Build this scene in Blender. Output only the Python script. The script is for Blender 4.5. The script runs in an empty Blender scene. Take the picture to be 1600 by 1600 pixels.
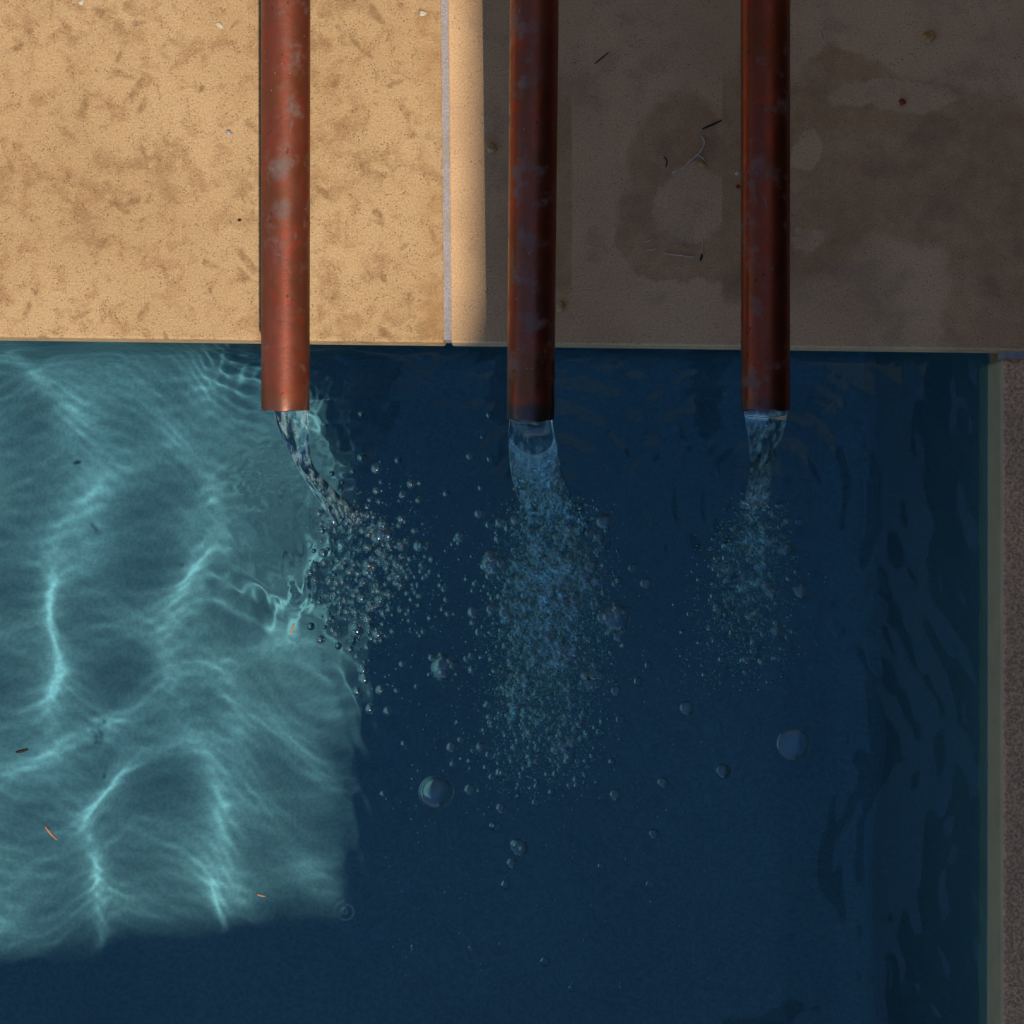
import bpy, bmesh, math, random
import numpy as np
from mathutils import Vector, Matrix

S = bpy.context.scene
COL = S.collection
random.seed(7)
RNG = np.random.default_rng(11)

# ------------------------------------------------------------------ camera
F, CZ = 2783.0, 2.0                     # focal length in pixels of a 1600 px frame, eye height over the coping
cam_d = bpy.data.cameras.new('camera')
cam_d.sensor_width = 36.0
cam_d.lens = 36.0 * F / 1600.0
cam_d.clip_start = 0.05
cam_d.clip_end = 500.0
cam = bpy.data.objects.new('camera', cam_d)
cam.location = (0, 0, CZ)
COL.objects.link(cam)
S.camera = cam

# ------------------------------------------------------------------ sky, sun, exposure
SUNV = Vector((0.155, -0.55, 1.0)).normalized()          # towards the sun
w = bpy.data.worlds.new('World')
S.world = w
w.use_nodes = True
wn = w.node_tree
for n in list(wn.nodes):
    wn.nodes.remove(n)
sky = wn.nodes.new('ShaderNodeTexSky')
sky.sky_type = 'NISHITA'
sky.sun_disc = False
sky.sun_elevation = math.asin(SUNV.z)
sky.sun_rotation = math.atan2(SUNV.x, SUNV.y)
sky.altitude = 200.0
sky.air_density = 1.0
sky.dust_density = 0.0
sky.ozone_density = 6.5
bgn = wn.nodes.new('ShaderNodeBackground')
bgn.inputs['Strength'].default_value = 0.15
won = wn.nodes.new('ShaderNodeOutputWorld')
wn.links.new(sky.outputs[0], bgn.inputs[0])
wn.links.new(bgn.outputs[0], won.inputs[0])

sun_d = bpy.data.lights.new('sun', 'SUN')
sun_d.energy = 3.6
sun_d.angle = math.radians(0.45)
sun_d.color = (1.0, 0.94, 0.83)
sun_d.cycles.is_caustics_light = True
sun = bpy.data.objects.new('sun', sun_d)
sun.rotation_euler = SUNV.to_track_quat('Z', 'Y').to_euler()
sun.location = (2, -6, 9)
COL.objects.link(sun)

S.view_settings.view_transform = 'Standard'
S.view_settings.look = 'None'
S.view_settings.gamma = 1.0
S.view_settings.use_curve_mapping = False
S.view_settings.exposure = 0.10
cy = S.cycles
cy.max_bounces = 20
cy.transmission_bounces = 20
cy.glossy_bounces = 6
cy.diffuse_bounces = 4
cy.transparent_max_bounces = 12
cy.caustics_refractive = True
cy.caustics_reflective = False
cy.sample_clamp_indirect = 10.0
cy.use_denoising = True

# ------------------------------------------------------------------ helpers
WZ = -0.08          # water level
FZ = -0.98          # pool floor
def at(px, py, z=0.0):
    d = (CZ - z) / F
    return Vector(((px - 800) * d, (800 - py) * d, z))

def link(name, me, mat=None, parent=None):
    o = bpy.data.objects.new(name, me)
    if mat is not None and not me.materials:
        me.materials.append(mat)
    COL.objects.link(o)
    if parent is not None:
        o.parent = parent
    return o

def tag(o, label=None, cat=None, group=None, kind=None):
    for k, v in (('label', label), ('category', cat), ('group', group), ('kind', kind)):
        if v:
            o[k] = v
    return o

def empty(name, loc=(0, 0, 0)):
    o = bpy.data.objects.new(name, None)
    o.empty_display_size = 0.05
    o.location = loc
    COL.objects.link(o)
    return o

def np_mesh(name, verts, faces, smooth=True):
    """verts (n,3), faces (m,3) or (m,4) arrays"""
    verts = np.asarray(verts, np.float32)
    faces = np.asarray(faces, np.int32)
    me = bpy.data.meshes.new(name)
    k = faces.shape[1]
    me.vertices.add(len(verts)); me.vertices.foreach_set('co', verts.ravel())
    me.loops.add(faces.size); me.loops.foreach_set('vertex_index', faces.ravel())
    me.polygons.add(len(faces))
    me.polygons.foreach_set('loop_start', np.arange(0, faces.size, k, dtype=np.int32))
    me.polygons.foreach_set('loop_total', np.full(len(faces), k, np.int32))
    me.polygons.foreach_set('use_smooth', np.full(len(faces), smooth, bool))
    me.update(calc_edges=True)
    me.validate()
    return me

def prism(name, poly, z0, z1, bev=0.0, seg=2):
    """a slab over a plan polygon (counter-clockwise), edges eased"""
    bm = bmesh.new()
    b = [bm.verts.new((p[0], p[1], z0)) for p in poly]
    t = [bm.verts.new((p[0], p[1], z1)) for p in poly]
    bm.faces.new(t); bm.faces.new(list(reversed(b)))
    n = len(poly)
    for i in range(n):
        j = (i + 1) % n
        bm.faces.new((b[i], b[j], t[j], t[i]))
    if bev:
        bmesh.ops.bevel(bm, geom=list(bm.edges), offset=bev, segments=seg, profile=0.5, affect='EDGES')
    bmesh.ops.recalc_face_normals(bm, faces=list(bm.faces))
    me = bpy.data.meshes.new(name)
    bm.to_mesh(me); bm.free()
    return me

def box(name, lo, hi, bev=0.0):
    return prism(name, [(lo[0], lo[1]), (hi[0], lo[1]), (hi[0], hi[1]), (lo[0], hi[1])], lo[2], hi[2], bev)

# ---- tiny node language
class NT:
    def __init__(self, name):
        self.m = bpy.data.materials.new(name)
        self.m.use_nodes = True
        self.t = self.m.node_tree
        for n in list(self.t.nodes):
            self.t.nodes.remove(n)
        self.out = self.t.nodes.new('ShaderNodeOutputMaterial')
        self.tc = self.t.nodes.new('ShaderNodeTexCoord').outputs['Object']
    def put(self, sock, v):
        if hasattr(v, 'is_linked'):
            self.t.links.new(v, sock)
        elif isinstance(v, (tuple, list)) and len(v) == 3 and sock.type == 'RGBA':
            sock.default_value = (*v, 1)
        else:
            sock.default_value = v
    def node(self, typ, ins=None, **kw):
        n = self.t.nodes.new(typ)
        for k, v in kw.items():
            setattr(n, k, v)
        for k, v in (ins or {}).items():
            self.put(n.inputs[k], v)
        return n
    def noise(self, scale, detail=3, rough=0.55, vec=None, dist=0.0, off=0.0):
        v = vec if vec is not None else self.tc
        if off:
            v = self.mapping(v, loc=(off, off * 1.7, off * 0.6))
        return self.node('ShaderNodeTexNoise', {'Vector': v, 'Scale': scale, 'Detail': detail, 'Roughness': rough, 'Distortion': dist}).outputs[0]
    def voro(self, scale, vec=None, rand=1.0, feature='F1', out='Distance'):
        n = self.node('ShaderNodeTexVoronoi', {'Vector': vec if vec is not None else self.tc, 'Scale': scale, 'Randomness': rand}, feature=feature)
        return n.outputs[out]
    def mapping(self, v=None, loc=(0, 0, 0), rot=(0, 0, 0), sc=(1, 1, 1)):
        return self.node('ShaderNodeMapping', {'Vector': v if v is not None else self.tc, 'Location': loc, 'Rotation': rot, 'Scale': sc}).outputs[0]
    def ramp(self, x, a, b, lo=0.0, hi=1.0, smooth=True):
        n = self.node('ShaderNodeMapRange', {'Value': x, 'From Min': a, 'From Max': b, 'To Min': lo, 'To Max': hi})
        n.interpolation_type = 'SMOOTHSTEP' if smooth else 'LINEAR'
        return n.outputs[0]
    def math(self, op, a, b=0.0, c=0.0):
        n = self.t.nodes.new('ShaderNodeMath'); n.operation = op
        self.put(n.inputs[0], a); self.put(n.inputs[1], b); self.put(n.inputs[2], c)
        return n.outputs[0]
    def mix(self, f, a, b, mode='MIX'):
        n = self.t.nodes.new('ShaderNodeMix'); n.data_type = 'RGBA'; n.blend_type = mode
        self.put(n.inputs[0], f); self.put(n.inputs[6], a); self.put(n.inputs[7], b)
        return n.outputs[2]
    def xyz(self, v=None):
        return self.node('ShaderNodeSeparateXYZ', {0: v if v is not None else self.tc}).outputs
    def bump(self, h, strength=0.3, dist=0.002, normal=None):
        ins = {'Height': h, 'Strength': strength, 'Distance': dist}
        if normal is not None:
            ins['Normal'] = normal
        return self.node('ShaderNodeBump', ins).outputs[0]
    def principled(self, **kw):
        n = self.t.nodes.new('ShaderNodeBsdfPrincipled')
        for k, v in kw.items():
            self.put(n.inputs[k.replace('_', ' ')], v)
        self.t.links.new(n.outputs[0], self.out.inputs[0])
        return n

# ------------------------------------------------------------------ materials
def mat_sand_stone():
    """left slab: warm sandy stone, brown mottles and rubbed strokes"""
    k = NT('sandy_stone')
    base = k.mix(k.ramp(k.noise(5.0, 4), 0.35, 0.65), (0.575, 0.37, 0.185), (0.505, 0.315, 0.15))
    warp = k.noise(14, 3, vec=None)
    m1 = k.ramp(k.noise(30, 8, 0.72, dist=0.5), 0.48, 0.64)
    base = k.mix(k.math('MULTIPLY', m1, 0.60), base, (0.35, 0.18, 0.075))
    m1b = k.ramp(k.noise(7, 6, 0.7, off=3.1), 0.50, 0.64)
    m1c = k.ramp(k.noise(48, 4, 0.65, off=1.3), 0.42, 0.62)
    base = k.mix(k.math('MULTIPLY', k.math('MULTIPLY', m1b, m1c), 0.8), base, (0.34, 0.195, 0.085))
    # short strokes, in three directions
    for a, off, sc in ((0.5, 0.0, 36), (-0.9, 5.0, 30), (1.95, 9.0, 40), (1.1, 14.0, 46), (-0.4, 21.0, 52), (2.5, 27.0, 34)):
        v = k.mapping(k.mapping(rot=(0, 0, a)), loc=(off, off, 0), sc=(1.0, 0.26, 1.0))
        d = k.voro(sc, vec=v)
        s = k.ramp(k.math('ADD', d, k.math('MULTIPLY', k.noise(70, 3), 0.14)), 0.17, 0.30, 1.0, 0.0)
        pick = k.ramp(k.noise(19, 2, off=off + 2.2), 0.52, 0.58)
        s = k.math('MULTIPLY', s, pick)
        s = k.math('MULTIPLY', s, k.ramp(k.noise(120, 2), 0.3, 0.6, 0.35, 1.0))
        base = k.mix(k.math('MULTIPLY', s, 0.75), base, (0.27, 0.145, 0.06))
    # round spots
    d = k.voro(34, vec=k.mapping(loc=(2.2, 0.4, 0)))
    s = k.math('MULTIPLY', k.ramp(d, 0.10, 0.16, 1.0, 0.0), k.ramp(k.noise(13, 2, off=6.0), 0.55, 0.6))
    base = k.mix(k.math('MULTIPLY', s, 0.55), base, (0.27, 0.17, 0.09))
    # pores: dark pin pricks
    d = k.voro(300)
    s = k.math('MULTIPLY', k.ramp(d, 0.16, 0.34, 1.0, 0.0), k.ramp(k.noise(60, 4, 0.7), 0.46, 0.56))
    base = k.mix(k.math('MULTIPLY', s, 0.75), base, (0.16, 0.09, 0.045))
    g = k.noise(520, 4, 0.75)
    base = k.mix(0.85, base, k.mix(k.ramp(g, 0.3, 0.7), (0.62, 0.62, 0.62), (1.25, 1.22, 1.18)), 'MULTIPLY')
    # rusty run along the joint and a lime bloom towards the wall
    x, y, z = k.xyz()
    jx = k.math('ADD', x, k.math('MULTIPLY', y, 0.009))
    e = k.ramp(jx, -0.112, -0.0775, 0.0, 1.0)
    e = k.math('MULTIPLY', e, k.ramp(k.noise(11, 3), 0.40, 0.62))
    base = k.mix(k.math('MULTIPLY', e, 0.6), base, (0.37, 0.185, 0.06))
    lim = k.ramp(k.math('ADD', y, k.math('MULTIPLY', k.noise(9, 4), 0.16)), 0.668, 0.69)
    base = k.mix(k.math('MULTIPLY', lim, 0.7), base, (0.74, 0.64, 0.52))
    h = k.math('ADD', k.math('MULTIPLY', g, 0.5), k.noise(220, 3))
    k.principled(Base_Color=base, Roughness=0.85, Specular_IOR_Level=0.3, Normal=k.bump(h, 0.5, 0.0016))
    return k.m

def mat_grey_stone():
    """right slab: smoother, greyer, with damp patches"""
    k = NT('buff_stone')
    base = k.mix(k.ramp(k.noise(6, 5, 0.6), 0.35, 0.68), (0.78, 0.475, 0.24), (0.65, 0.385, 0.195))
    base = k.mix(k.math('MULTIPLY', k.ramp(k.noise(19, 5, 0.65, off=4.0), 0.5, 0.7), 0.4), base, (0.34, 0.24, 0.15))
    x, y, z = k.xyz()
    # damp area right of the middle pipe: irregular shapes with crisp drying fronts
    wob = k.node('ShaderNodeTexNoise', {'Vector': k.tc, 'Scale': 9.0, 'Detail': 6.0, 'Roughness': 0.62}).outputs[1]
    wv = k.node('ShaderNodeVectorMath', {0: k.tc, 1: k.node('ShaderNodeVectorMath', {0: wob, 'Scale': 0.09}, operation='SCALE').outputs[0]}, operation='ADD').outputs[0]
    wx, wy, wz = k.xyz(wv)
    off = 0.045
    def blob(px, py, rx, ry, soft=0.11):
        c = at(px, py)
        dx = k.math('DIVIDE', k.math('SUBTRACT', wx, c.x + off), rx * CZ / F)
        dy = k.math('DIVIDE', k.math('SUBTRACT', wy, c.y + off), ry * CZ / F)
        d = k.math('SQRT', k.math('ADD', k.math('MULTIPLY', dx, dx), k.math('MULTIPLY', dy, dy)))
        return k.ramp(d, 1.0 - soft, 1.0 + soft, 1.0, 0.0)
    def union(*a):
        r = a[0]
        for q in a[1:]:
            r = k.math('MAXIMUM', r, q)
        return r
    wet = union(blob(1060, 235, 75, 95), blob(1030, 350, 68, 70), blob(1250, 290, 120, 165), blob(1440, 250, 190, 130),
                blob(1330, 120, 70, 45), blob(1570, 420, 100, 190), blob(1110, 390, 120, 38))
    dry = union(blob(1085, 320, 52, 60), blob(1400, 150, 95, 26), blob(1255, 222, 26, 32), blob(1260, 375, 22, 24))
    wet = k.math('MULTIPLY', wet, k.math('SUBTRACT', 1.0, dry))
    # damp stripes beside the two shaded pipes
    def stripe(px0, px1, py0, py1):
        a, b = at(px0, py0), at(px1, py1)
        e = 0.0012
        sx = k.math('ADD', x, k.math('MULTIPLY', k.math('SUBTRACT', k.noise(20, 2), 0.5), 0.006))
        f = k.math('MULTIPLY', k.ramp(sx, a.x - e, a.x + e), k.ramp(sx, b.x - e, b.x + e, 1.0, 0.0))
        return k.math('MULTIPLY', f, k.math('MULTIPLY', k.ramp(y, b.y - 0.01, b.y + 0.01), k.ramp(y, a.y - 0.02, a.y + 0.02, 1.0, 0.0)))
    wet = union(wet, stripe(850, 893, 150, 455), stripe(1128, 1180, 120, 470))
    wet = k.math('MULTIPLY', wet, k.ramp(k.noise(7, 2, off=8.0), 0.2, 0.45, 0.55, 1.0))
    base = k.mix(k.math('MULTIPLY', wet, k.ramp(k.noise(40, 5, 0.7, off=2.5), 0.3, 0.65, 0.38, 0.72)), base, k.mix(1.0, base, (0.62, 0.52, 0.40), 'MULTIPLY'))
    d = k.voro(300)
    s = k.math('MULTIPLY', k.ramp(d, 0.12, 0.26, 1.0, 0.0), k.ramp(k.noise(50, 3), 0.49, 0.6))
    base = k.mix(k.math('MULTIPLY', s, 0.8), base, (0.09, 0.065, 0.045))
    d = k.voro(85, vec=k.mapping(loc=(1.2, 7.4, 0)))
    s = k.math('MULTIPLY', k.ramp(d, 0.05, 0.10, 1.0, 0.0), k.ramp(k.noise(16, 2, off=6.0), 0.52, 0.6))
    base = k.mix(k.math('MULTIPLY', s, 0.7), base, (0.12, 0.085, 0.055))
    g = k.noise(520, 4, 0.75)
    base = k.mix(0.85, base, k.mix(k.ramp(g, 0.3, 0.7), (0.66, 0.66, 0.66), (1.2, 1.2, 1.2)), 'MULTIPLY')
    h = k.math('ADD', k.math('MULTIPLY', g, 0.5), k.noise(200, 3))
    k.principled(Base_Color=base, Roughness=k.ramp(wet, 0, 1, 0.85, 0.55), Specular_IOR_Level=0.3, Normal=k.bump(h, 0.25, 0.0012))
    return k.m

def mat_grout():
    k = NT('grey_grout')
    g = k.noise(520, 3, 0.6)
    base = k.mix(k.ramp(g, 0.3, 0.7), (0.30, 0.26, 0.25), (0.46, 0.40, 0.385))
    base = k.mix(k.math('MULTIPLY', k.ramp(k.noise(24, 3), 0.45, 0.65), 0.5), base, (0.34, 0.26, 0.19))
    k.principled(Base_Color=base, Roughness=0.95, Specular_IOR_Level=0.2, Normal=k.bump(g, 0.5, 0.002))
    return k.m

def mat_side_stone():
    """rough brown coping along the side of the pool"""
    k = NT('brown_concrete')
    g = k.noise(260, 4, 0.7)
    base = k.mix(k.ramp(k.noise(8, 4), 0.35, 0.65), (0.80, 0.46, 0.25), (0.64, 0.38, 0.22))
    base = k.mix(0.75, base, k.mix(k.ramp(g, 0.35, 0.65), (0.45, 0.43, 0.42), (1.3, 1.28, 1.25)), 'MULTIPLY')
    x, y, z = k.xyz()
    # the rubbed, smoother pale plaster of the inner face
    face = k.ramp(x, 0.5565, 0.5585, 1.0, 0.0)
    pale = k.mix(k.ramp(k.noise(30, 4), 0.3, 0.7), (0.54, 0.385, 0.205), (0.47, 0.34, 0.19))
    base = k.mix(face, base, pale)
    tide = k.ramp(z, WZ + 0.003, WZ + 0.007, 1.0, 0.0)
    base = k.mix(k.math('MULTIPLY', tide, 0.5), base, (0.34, 0.42, 0.28))
    hh = k.math('MULTIPLY', g, k.math('SUBTRACT', 1.0, k.math('MULTIPLY', face, 0.85)))
    k.principled(Base_Color=base, Roughness=0.9, Specular_IOR_Level=0.25, Normal=k.bump(hh, 0.7, 0.004))
    return k.m

def mat_plaster():
    """sandy pool plaster with fine pebble grain"""
    k = NT('pool_plaster')
    g = k.noise(170, 4, 0.7)
    base = k.mix(k.ramp(k.noise(4, 4), 0.35, 0.65), (0.180, 0.240, 0.272), (0.205, 0.262, 0.286))
    base = k.mix(0.7, base, k.mix(k.ramp(g, 0.3, 0.7), (0.72, 0.74, 0.76), (1.22, 1.2, 1.18)), 'MULTIPLY')
    k.principled(Base_Color=base, Roughness=0.8, Specular_IOR_Level=0.2, Normal=k.bump(g, 0.2, 0.003))
    return k.m

def mat_water(name='pool_water', tint=(0.66, 0.97, 1.0), ior=1.333):
    k = NT(name)
    n = k.node('ShaderNodeBsdfGlass', {'Color': tint, 'Roughness': 0.0, 'IOR': ior})
    k.t.links.new(n.outputs[0], k.out.inputs[0])
    return k.m

def mat_air():
    k = NT('air_under_water')
    n = k.node('ShaderNodeBsdfGlass', {'Color': (1, 1, 1), 'Roughness': 0.0, 'IOR': 0.75})
    k.t.links.new(n.outputs[0], k.out.inputs[0])
    return k.m

def mat_copper(i):
    k = NT('aged_copper')
    off = 3.7 * i
    v = k.mapping(loc=(off, off, 0))
    vs = k.mapping(loc=(off, off, 0), sc=(1, 0.22, 1))          # streaks run along the pipe
    base = k.mix(k.ramp(k.noise(28, 5, 0.6, vec=vs), 0.35, 0.65), (0.40, 0.105, 0.05), (0.30, 0.095, 0.055))
    base = k.mix(k.math('MULTIPLY', k.ramp(k.noise(16, 4, 0.6, vec=v, off=2.0), 0.48, 0.62), 0.7), base, (0.27, 0.10, 0.03))
    base = k.mix(k.math('MULTIPLY', k.ramp(k.noise(34, 4, 0.65, vec=v, off=5.0), 0.52, 0.66), 0.75), base, (0.46, 0.085, 0.035))
    # dull grey-green tarnish clouds
    ta = k.math('MULTIPLY', k.ramp(k.noise(26, 6, 0.66, vec=v, off=7.0), 0.52, 0.66), k.ramp(k.noise(170, 3), 0.3, 0.55, 0.35, 1.0))
    base = k.mix(k.math('MULTIPLY', ta, 0.7), base, (0.23, 0.17, 0.135))
    vg = k.math('MULTIPLY', k.ramp(k.noise(40, 6, 0.75, vec=vs, off=9.0), 0.60, 0.70), 0.8)
    base = k.mix(vg, base, (0.17, 0.26, 0.25))
    if i == 0:          # two round dried drops and a rust dot
        x_, y_, z_ = k.xyz()
        for px_, py_, rx_, ry_, c_ in ((438, 264, 17, 20, (0.26, 0.22, 0.19)), (440, 328, 17, 18, (0.26, 0.2, 0.17)), (432, 294, 5, 5, (0.3, 0.03, 0.01))):
            c0 = at(px_, py_, 0.22)
            dx = k.math('DIVIDE', k.math('SUBTRACT', x_, c0.x), rx_ * 1.78 / F); dy = k.math('DIVIDE', k.math('SUBTRACT', y_, c0.y), ry_ * 1.78 / F)
            dd = k.math('SQRT', k.math('ADD', k.math('MULTIPLY', dx, dx), k.math('MULTIPLY', dy, dy)))
            sp = k.math('MULTIPLY', k.ramp(k.math('ADD', dd, k.math('MULTIPLY', k.noise(60, 4), 0.7)), 0.85, 1.6, 1.0, 0.0), k.ramp(k.noise(150, 3), 0.25, 0.5, 0.25, 0.6))
            base = k.mix(sp, base, c_); ta = k.math('MAXIMUM', ta, k.math('MULTIPLY', sp, 0.8))
    # dark pits and white splashes
    d = k.voro(130, vec=k.mapping(v, sc=(1.0, 0.7, 1.0)))
    s = k.math('MULTIPLY', k.ramp(k.math('ADD', d, k.math('MULTIPLY', k.noise(45, 2, vec=v, off=8.0), 0.25)), 0.18, 0.32, 1.0, 0.0), k.ramp(k.noise(26, 2, vec=v), 0.5, 0.58))
    base = k.mix(k.math('MULTIPLY', s, 0.8), base, (0.10, 0.025, 0.015))
    d = k.voro(95, vec=k.mapping(loc=(off + 3, 1, 0)))
    s2 = k.math('MULTIPLY', k.ramp(d, 0.035, 0.065, 1.0, 0.0), k.ramp(k.noise(12, 2, vec=v, off=4.0), 0.5, 0.58))
    base = k.mix(s2, base, (0.62, 0.55, 0.47))
    # fine scratches, mostly lengthwise
    for a_, sc_ in ((0.12, 60), (-0.2, 75), (0.9, 90)):
        dv = k.mapping(k.mapping(v, rot=(0, 0, a_)), sc=(1.0, 0.07, 1.0))
        sc = k.math('MULTIPLY', k.ramp(k.voro(sc_, vec=dv), 0.015, 0.04, 1.0, 0.0), k.ramp(k.noise(14, 2, vec=v, off=a_ * 9 + 3), 0.55, 0.6))
        base = k.mix(k.math('MULTIPLY', sc, 0.6), base, (0.42, 0.36, 0.33))
    # tarnished, crusted last centimetres by the mouth
    x, y, z = k.xyz()
    lip = k.ramp(k.math('ADD', y, k.math('MULTIPLY', k.noise(60, 3), 0.02)), 0.113, 0.128, 1.0, 0.0)
    base = k.mix(k.math('MULTIPLY', lip, (0.35, 0.8, 0.5)[i]), base, (0.07, 0.085, 0.08))
    base = k.mix(1.0, base, ((0.64, 0.54, 0.50), (0.72, 0.66, 0.66), (0.62, 0.5, 0.5))[i], 'MULTIPLY')
    ro = k.ramp(k.noise(45, 4, vec=v), 0.3, 0.7, (0.40, 0.28, 0.28)[i], (0.55, 0.44, 0.44)[i])
    ro = k.math('MAXIMUM', ro, k.math('MULTIPLY', k.math('MAXIMUM', ta, vg), 0.75))
    me = k.math('MULTIPLY', k.math('SUBTRACT', 1.0, k.math('MAXIMUM', ta, k.math('MAXIMUM', s2, vg))), (0.5, 0.85, 0.9)[i])
    k.principled(Base_Color=base, Metallic=me, Roughness=ro, Normal=k.bump(k.math('ADD', k.noise(240, 4, 0.7), k.math('MULTIPLY', k.noise(55, 3), 0.8)), 0.16, 0.0012))
    return k.m

def mat_plain(name, c, c2=None, scale=120, rough=0.8, bump=0.2, spec=0.3):
    k = NT(name)
    g = k.noise(scale, 4)
    k.principled(Base_Color=k.mix(k.ramp(g, 0.35, 0.65), c, c2 or tuple(q * 0.7 for q in c)), Roughness=rough,
                 Specular_IOR_Level=spec, Normal=k.bump(g, bump, 0.002))
    return k.m

M_SAND, M_GREY, M_GROUT, M_SIDE = mat_sand_stone(), mat_grey_stone(), mat_grout(), mat_side_stone()
M_PLASTER, M_WATER, M_AIR = mat_plaster(), mat_water(), mat_air()
def mat_stream():
    k = NT('falling_water')
    g = k.node('ShaderNodeBsdfGlass', {'Color': (0.98, 1, 1), 'Roughness': 0.0, 'IOR': 1.333})
    d = k.node('ShaderNodeBsdfDiffuse', {'Color': (0.52, 0.8, 0.76)})
    air = k.ramp(k.noise(190, 4, 0.65, vec=k.mapping(sc=(1, 0.22, 0.18))), 0.46, 0.68, 0.0, 0.26)
    m = k.node('ShaderNodeMixShader', {0: air, 1: g.outputs[0], 2: d.outputs[0]})
    k.t.links.new(m.outputs[0], k.out.inputs[0])
    return k.m
M_STREAM = mat_stream()
def mat_film():
    k = NT('bubble_film')
    n = k.node('ShaderNodeBsdfGlass', {'Color': (1, 1, 1), 'Roughness': 0.14, 'IOR': 1.333})
    k.t.links.new(n.outputs[0], k.out.inputs[0])
    return k.m
M_FILM = mat_film()
def mat_froth():
    k = NT('white_froth')
    g = k.node('ShaderNodeBsdfGlass', {'Color': (1, 1, 1), 'Roughness': 0.14, 'IOR': 1.333})
    d = k.node('ShaderNodeBsdfDiffuse', {'Color': (0.6, 0.82, 0.86)})
    m = k.node('ShaderNodeMixShader', {0: 0.015, 1: g.outputs[0], 2: d.outputs[0]})
    k.t.links.new(m.outputs[0], k.out.inputs[0])
    return k.m
M_FROTH = mat_froth()
M_RENDER = mat_plain('lime_render', (0.42, 0.36, 0.28), (0.36, 0.30, 0.23), 25)
M_DARKWALL = mat_plain('added_wall_dark', (0.085, 0.08, 0.065), (0.05, 0.055, 0.045), 14)
M_HOUSE = mat_plain('warm_stone_cladding', (0.17, 0.125, 0.085), (0.12, 0.09, 0.06), 14)
M_BLOCKER = mat_plain('blocker_brown', (0.16, 0.10, 0.06), (0.10, 0.06, 0.035), 30)
M_PAVE = mat_plain('patio_paving', (0.33, 0.28, 0.22), (0.27, 0.23, 0.18), 9)

# ------------------------------------------------------------------ the pool: shell, coping, ground
PX0, PX1, PY0, PY1 = -1.9, 0.5575, -1.75, 0.245       # inner faces of the shell
def pool_shell():
    # walls and floor in one skin with a rounded cove; built as a profile swept round a rectangle
    r = 0.07
    prof = [(0.0, -0.075)]
    for i in range(7):
        a = math.pi / 2 * i / 6
        prof.append((r - r * math.cos(a), FZ + r - r * math.sin(a)))
    V, Fc = [], []
    for ins, z in prof:
        for sx, sy in ((0, 0), (1, 0), (1, 1), (0, 1)):
            V.append((PX0 + ins if sx == 0 else PX1 - ins, PY0 + ins if sy == 0 else PY1 - ins, z))
    for i in range(len(prof) - 1):
        for j in range(4):
            a, b = i * 4 + j, i * 4 + (j + 1) % 4
            Fc.append((a, b, b + 4, a + 4))
    n = (len(prof) - 1) * 4
    Fc.append((n, n + 1, n + 2, n + 3))
    return np_mesh('pool_shell', V, Fc, smooth=False)
me = pool_shell()
pool = link('pool_shell', me, M_PLASTER)
tag(pool, kind='structure')
pool.cycles.is_caustics_receiver = True

JT = 0.0072                                            # joint width
coping = empty('pool_coping'); tag(coping, kind='structure')
e0, e1 = at(0, 526.5), at(1540, 545.5)
sl = (e1.y - e0.y) / (e1.x - e0.x)
ey = lambda x: e0.y + (x - e0.x) * sl                  # front edge of the coping
j_t, j_b = at(690, 0), at(694.5, 527)
def jx(y, d=0.0): return j_b.x + (j_t.x - j_b.x) * (y - j_b.y) / (j_t.y - j_b.y) + d
BACK = 0.80
sl_l = prism('slab', [(-1.9, ey(-1.9)), (jx(ey(-0.07)), ey(-0.07)), (jx(BACK), BACK), (-1.9, BACK)], -0.045, 0.0, 0.0028, 3)
link('slab', sl_l, M_SAND, coping)
x0b = jx(ey(-0.07), JT); x0t = jx(BACK, JT)
RX = 1.15
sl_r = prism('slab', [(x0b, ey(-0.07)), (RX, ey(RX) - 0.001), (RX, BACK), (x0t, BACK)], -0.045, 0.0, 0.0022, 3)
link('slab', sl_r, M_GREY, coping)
gr = prism('grout_joint', [(jx(ey(-0.07), -0.002), ey(-0.07) + 0.0032), (jx(ey(-0.07), JT + 0.002), ey(-0.07) + 0.0032),
                           (jx(BACK, JT + 0.002), BACK - 0.01), (jx(BACK, -0.002), BACK - 0.01)], -0.04, -0.0012)
link('grout_joint', gr, M_GROUT, coping)
# side coping: its inner face drops straight into the water
GX = at(1546, 550).x
sc_top = at(1600, 557).y
side = prism('side_slab', [(0.5550, -1.9), (RX, -1.9), (RX, sc_top), (0.5550, sc_top)], -0.135, -0.020, 0.006, 4)
link('slab', side, M_SIDE, coping)
gr2 = prism('grout_joint', [(0.5590, sc_top - 0.003), (RX - 0.002, sc_top - 0.003), (RX - 0.002, ey(RX) + 0.004), (0.5590, ey(0.56) + 0.004)], -0.05, -0.0225)
link('grout_joint', gr2, M_GROUT, coping)
# base under the top coping, behind the pool wall
base = box('coping_bed', (-1.9, PY1 + 0.003, -1.2), (RX, BACK, -0.046))
link('coping_bed', base, M_RENDER, coping)

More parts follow.
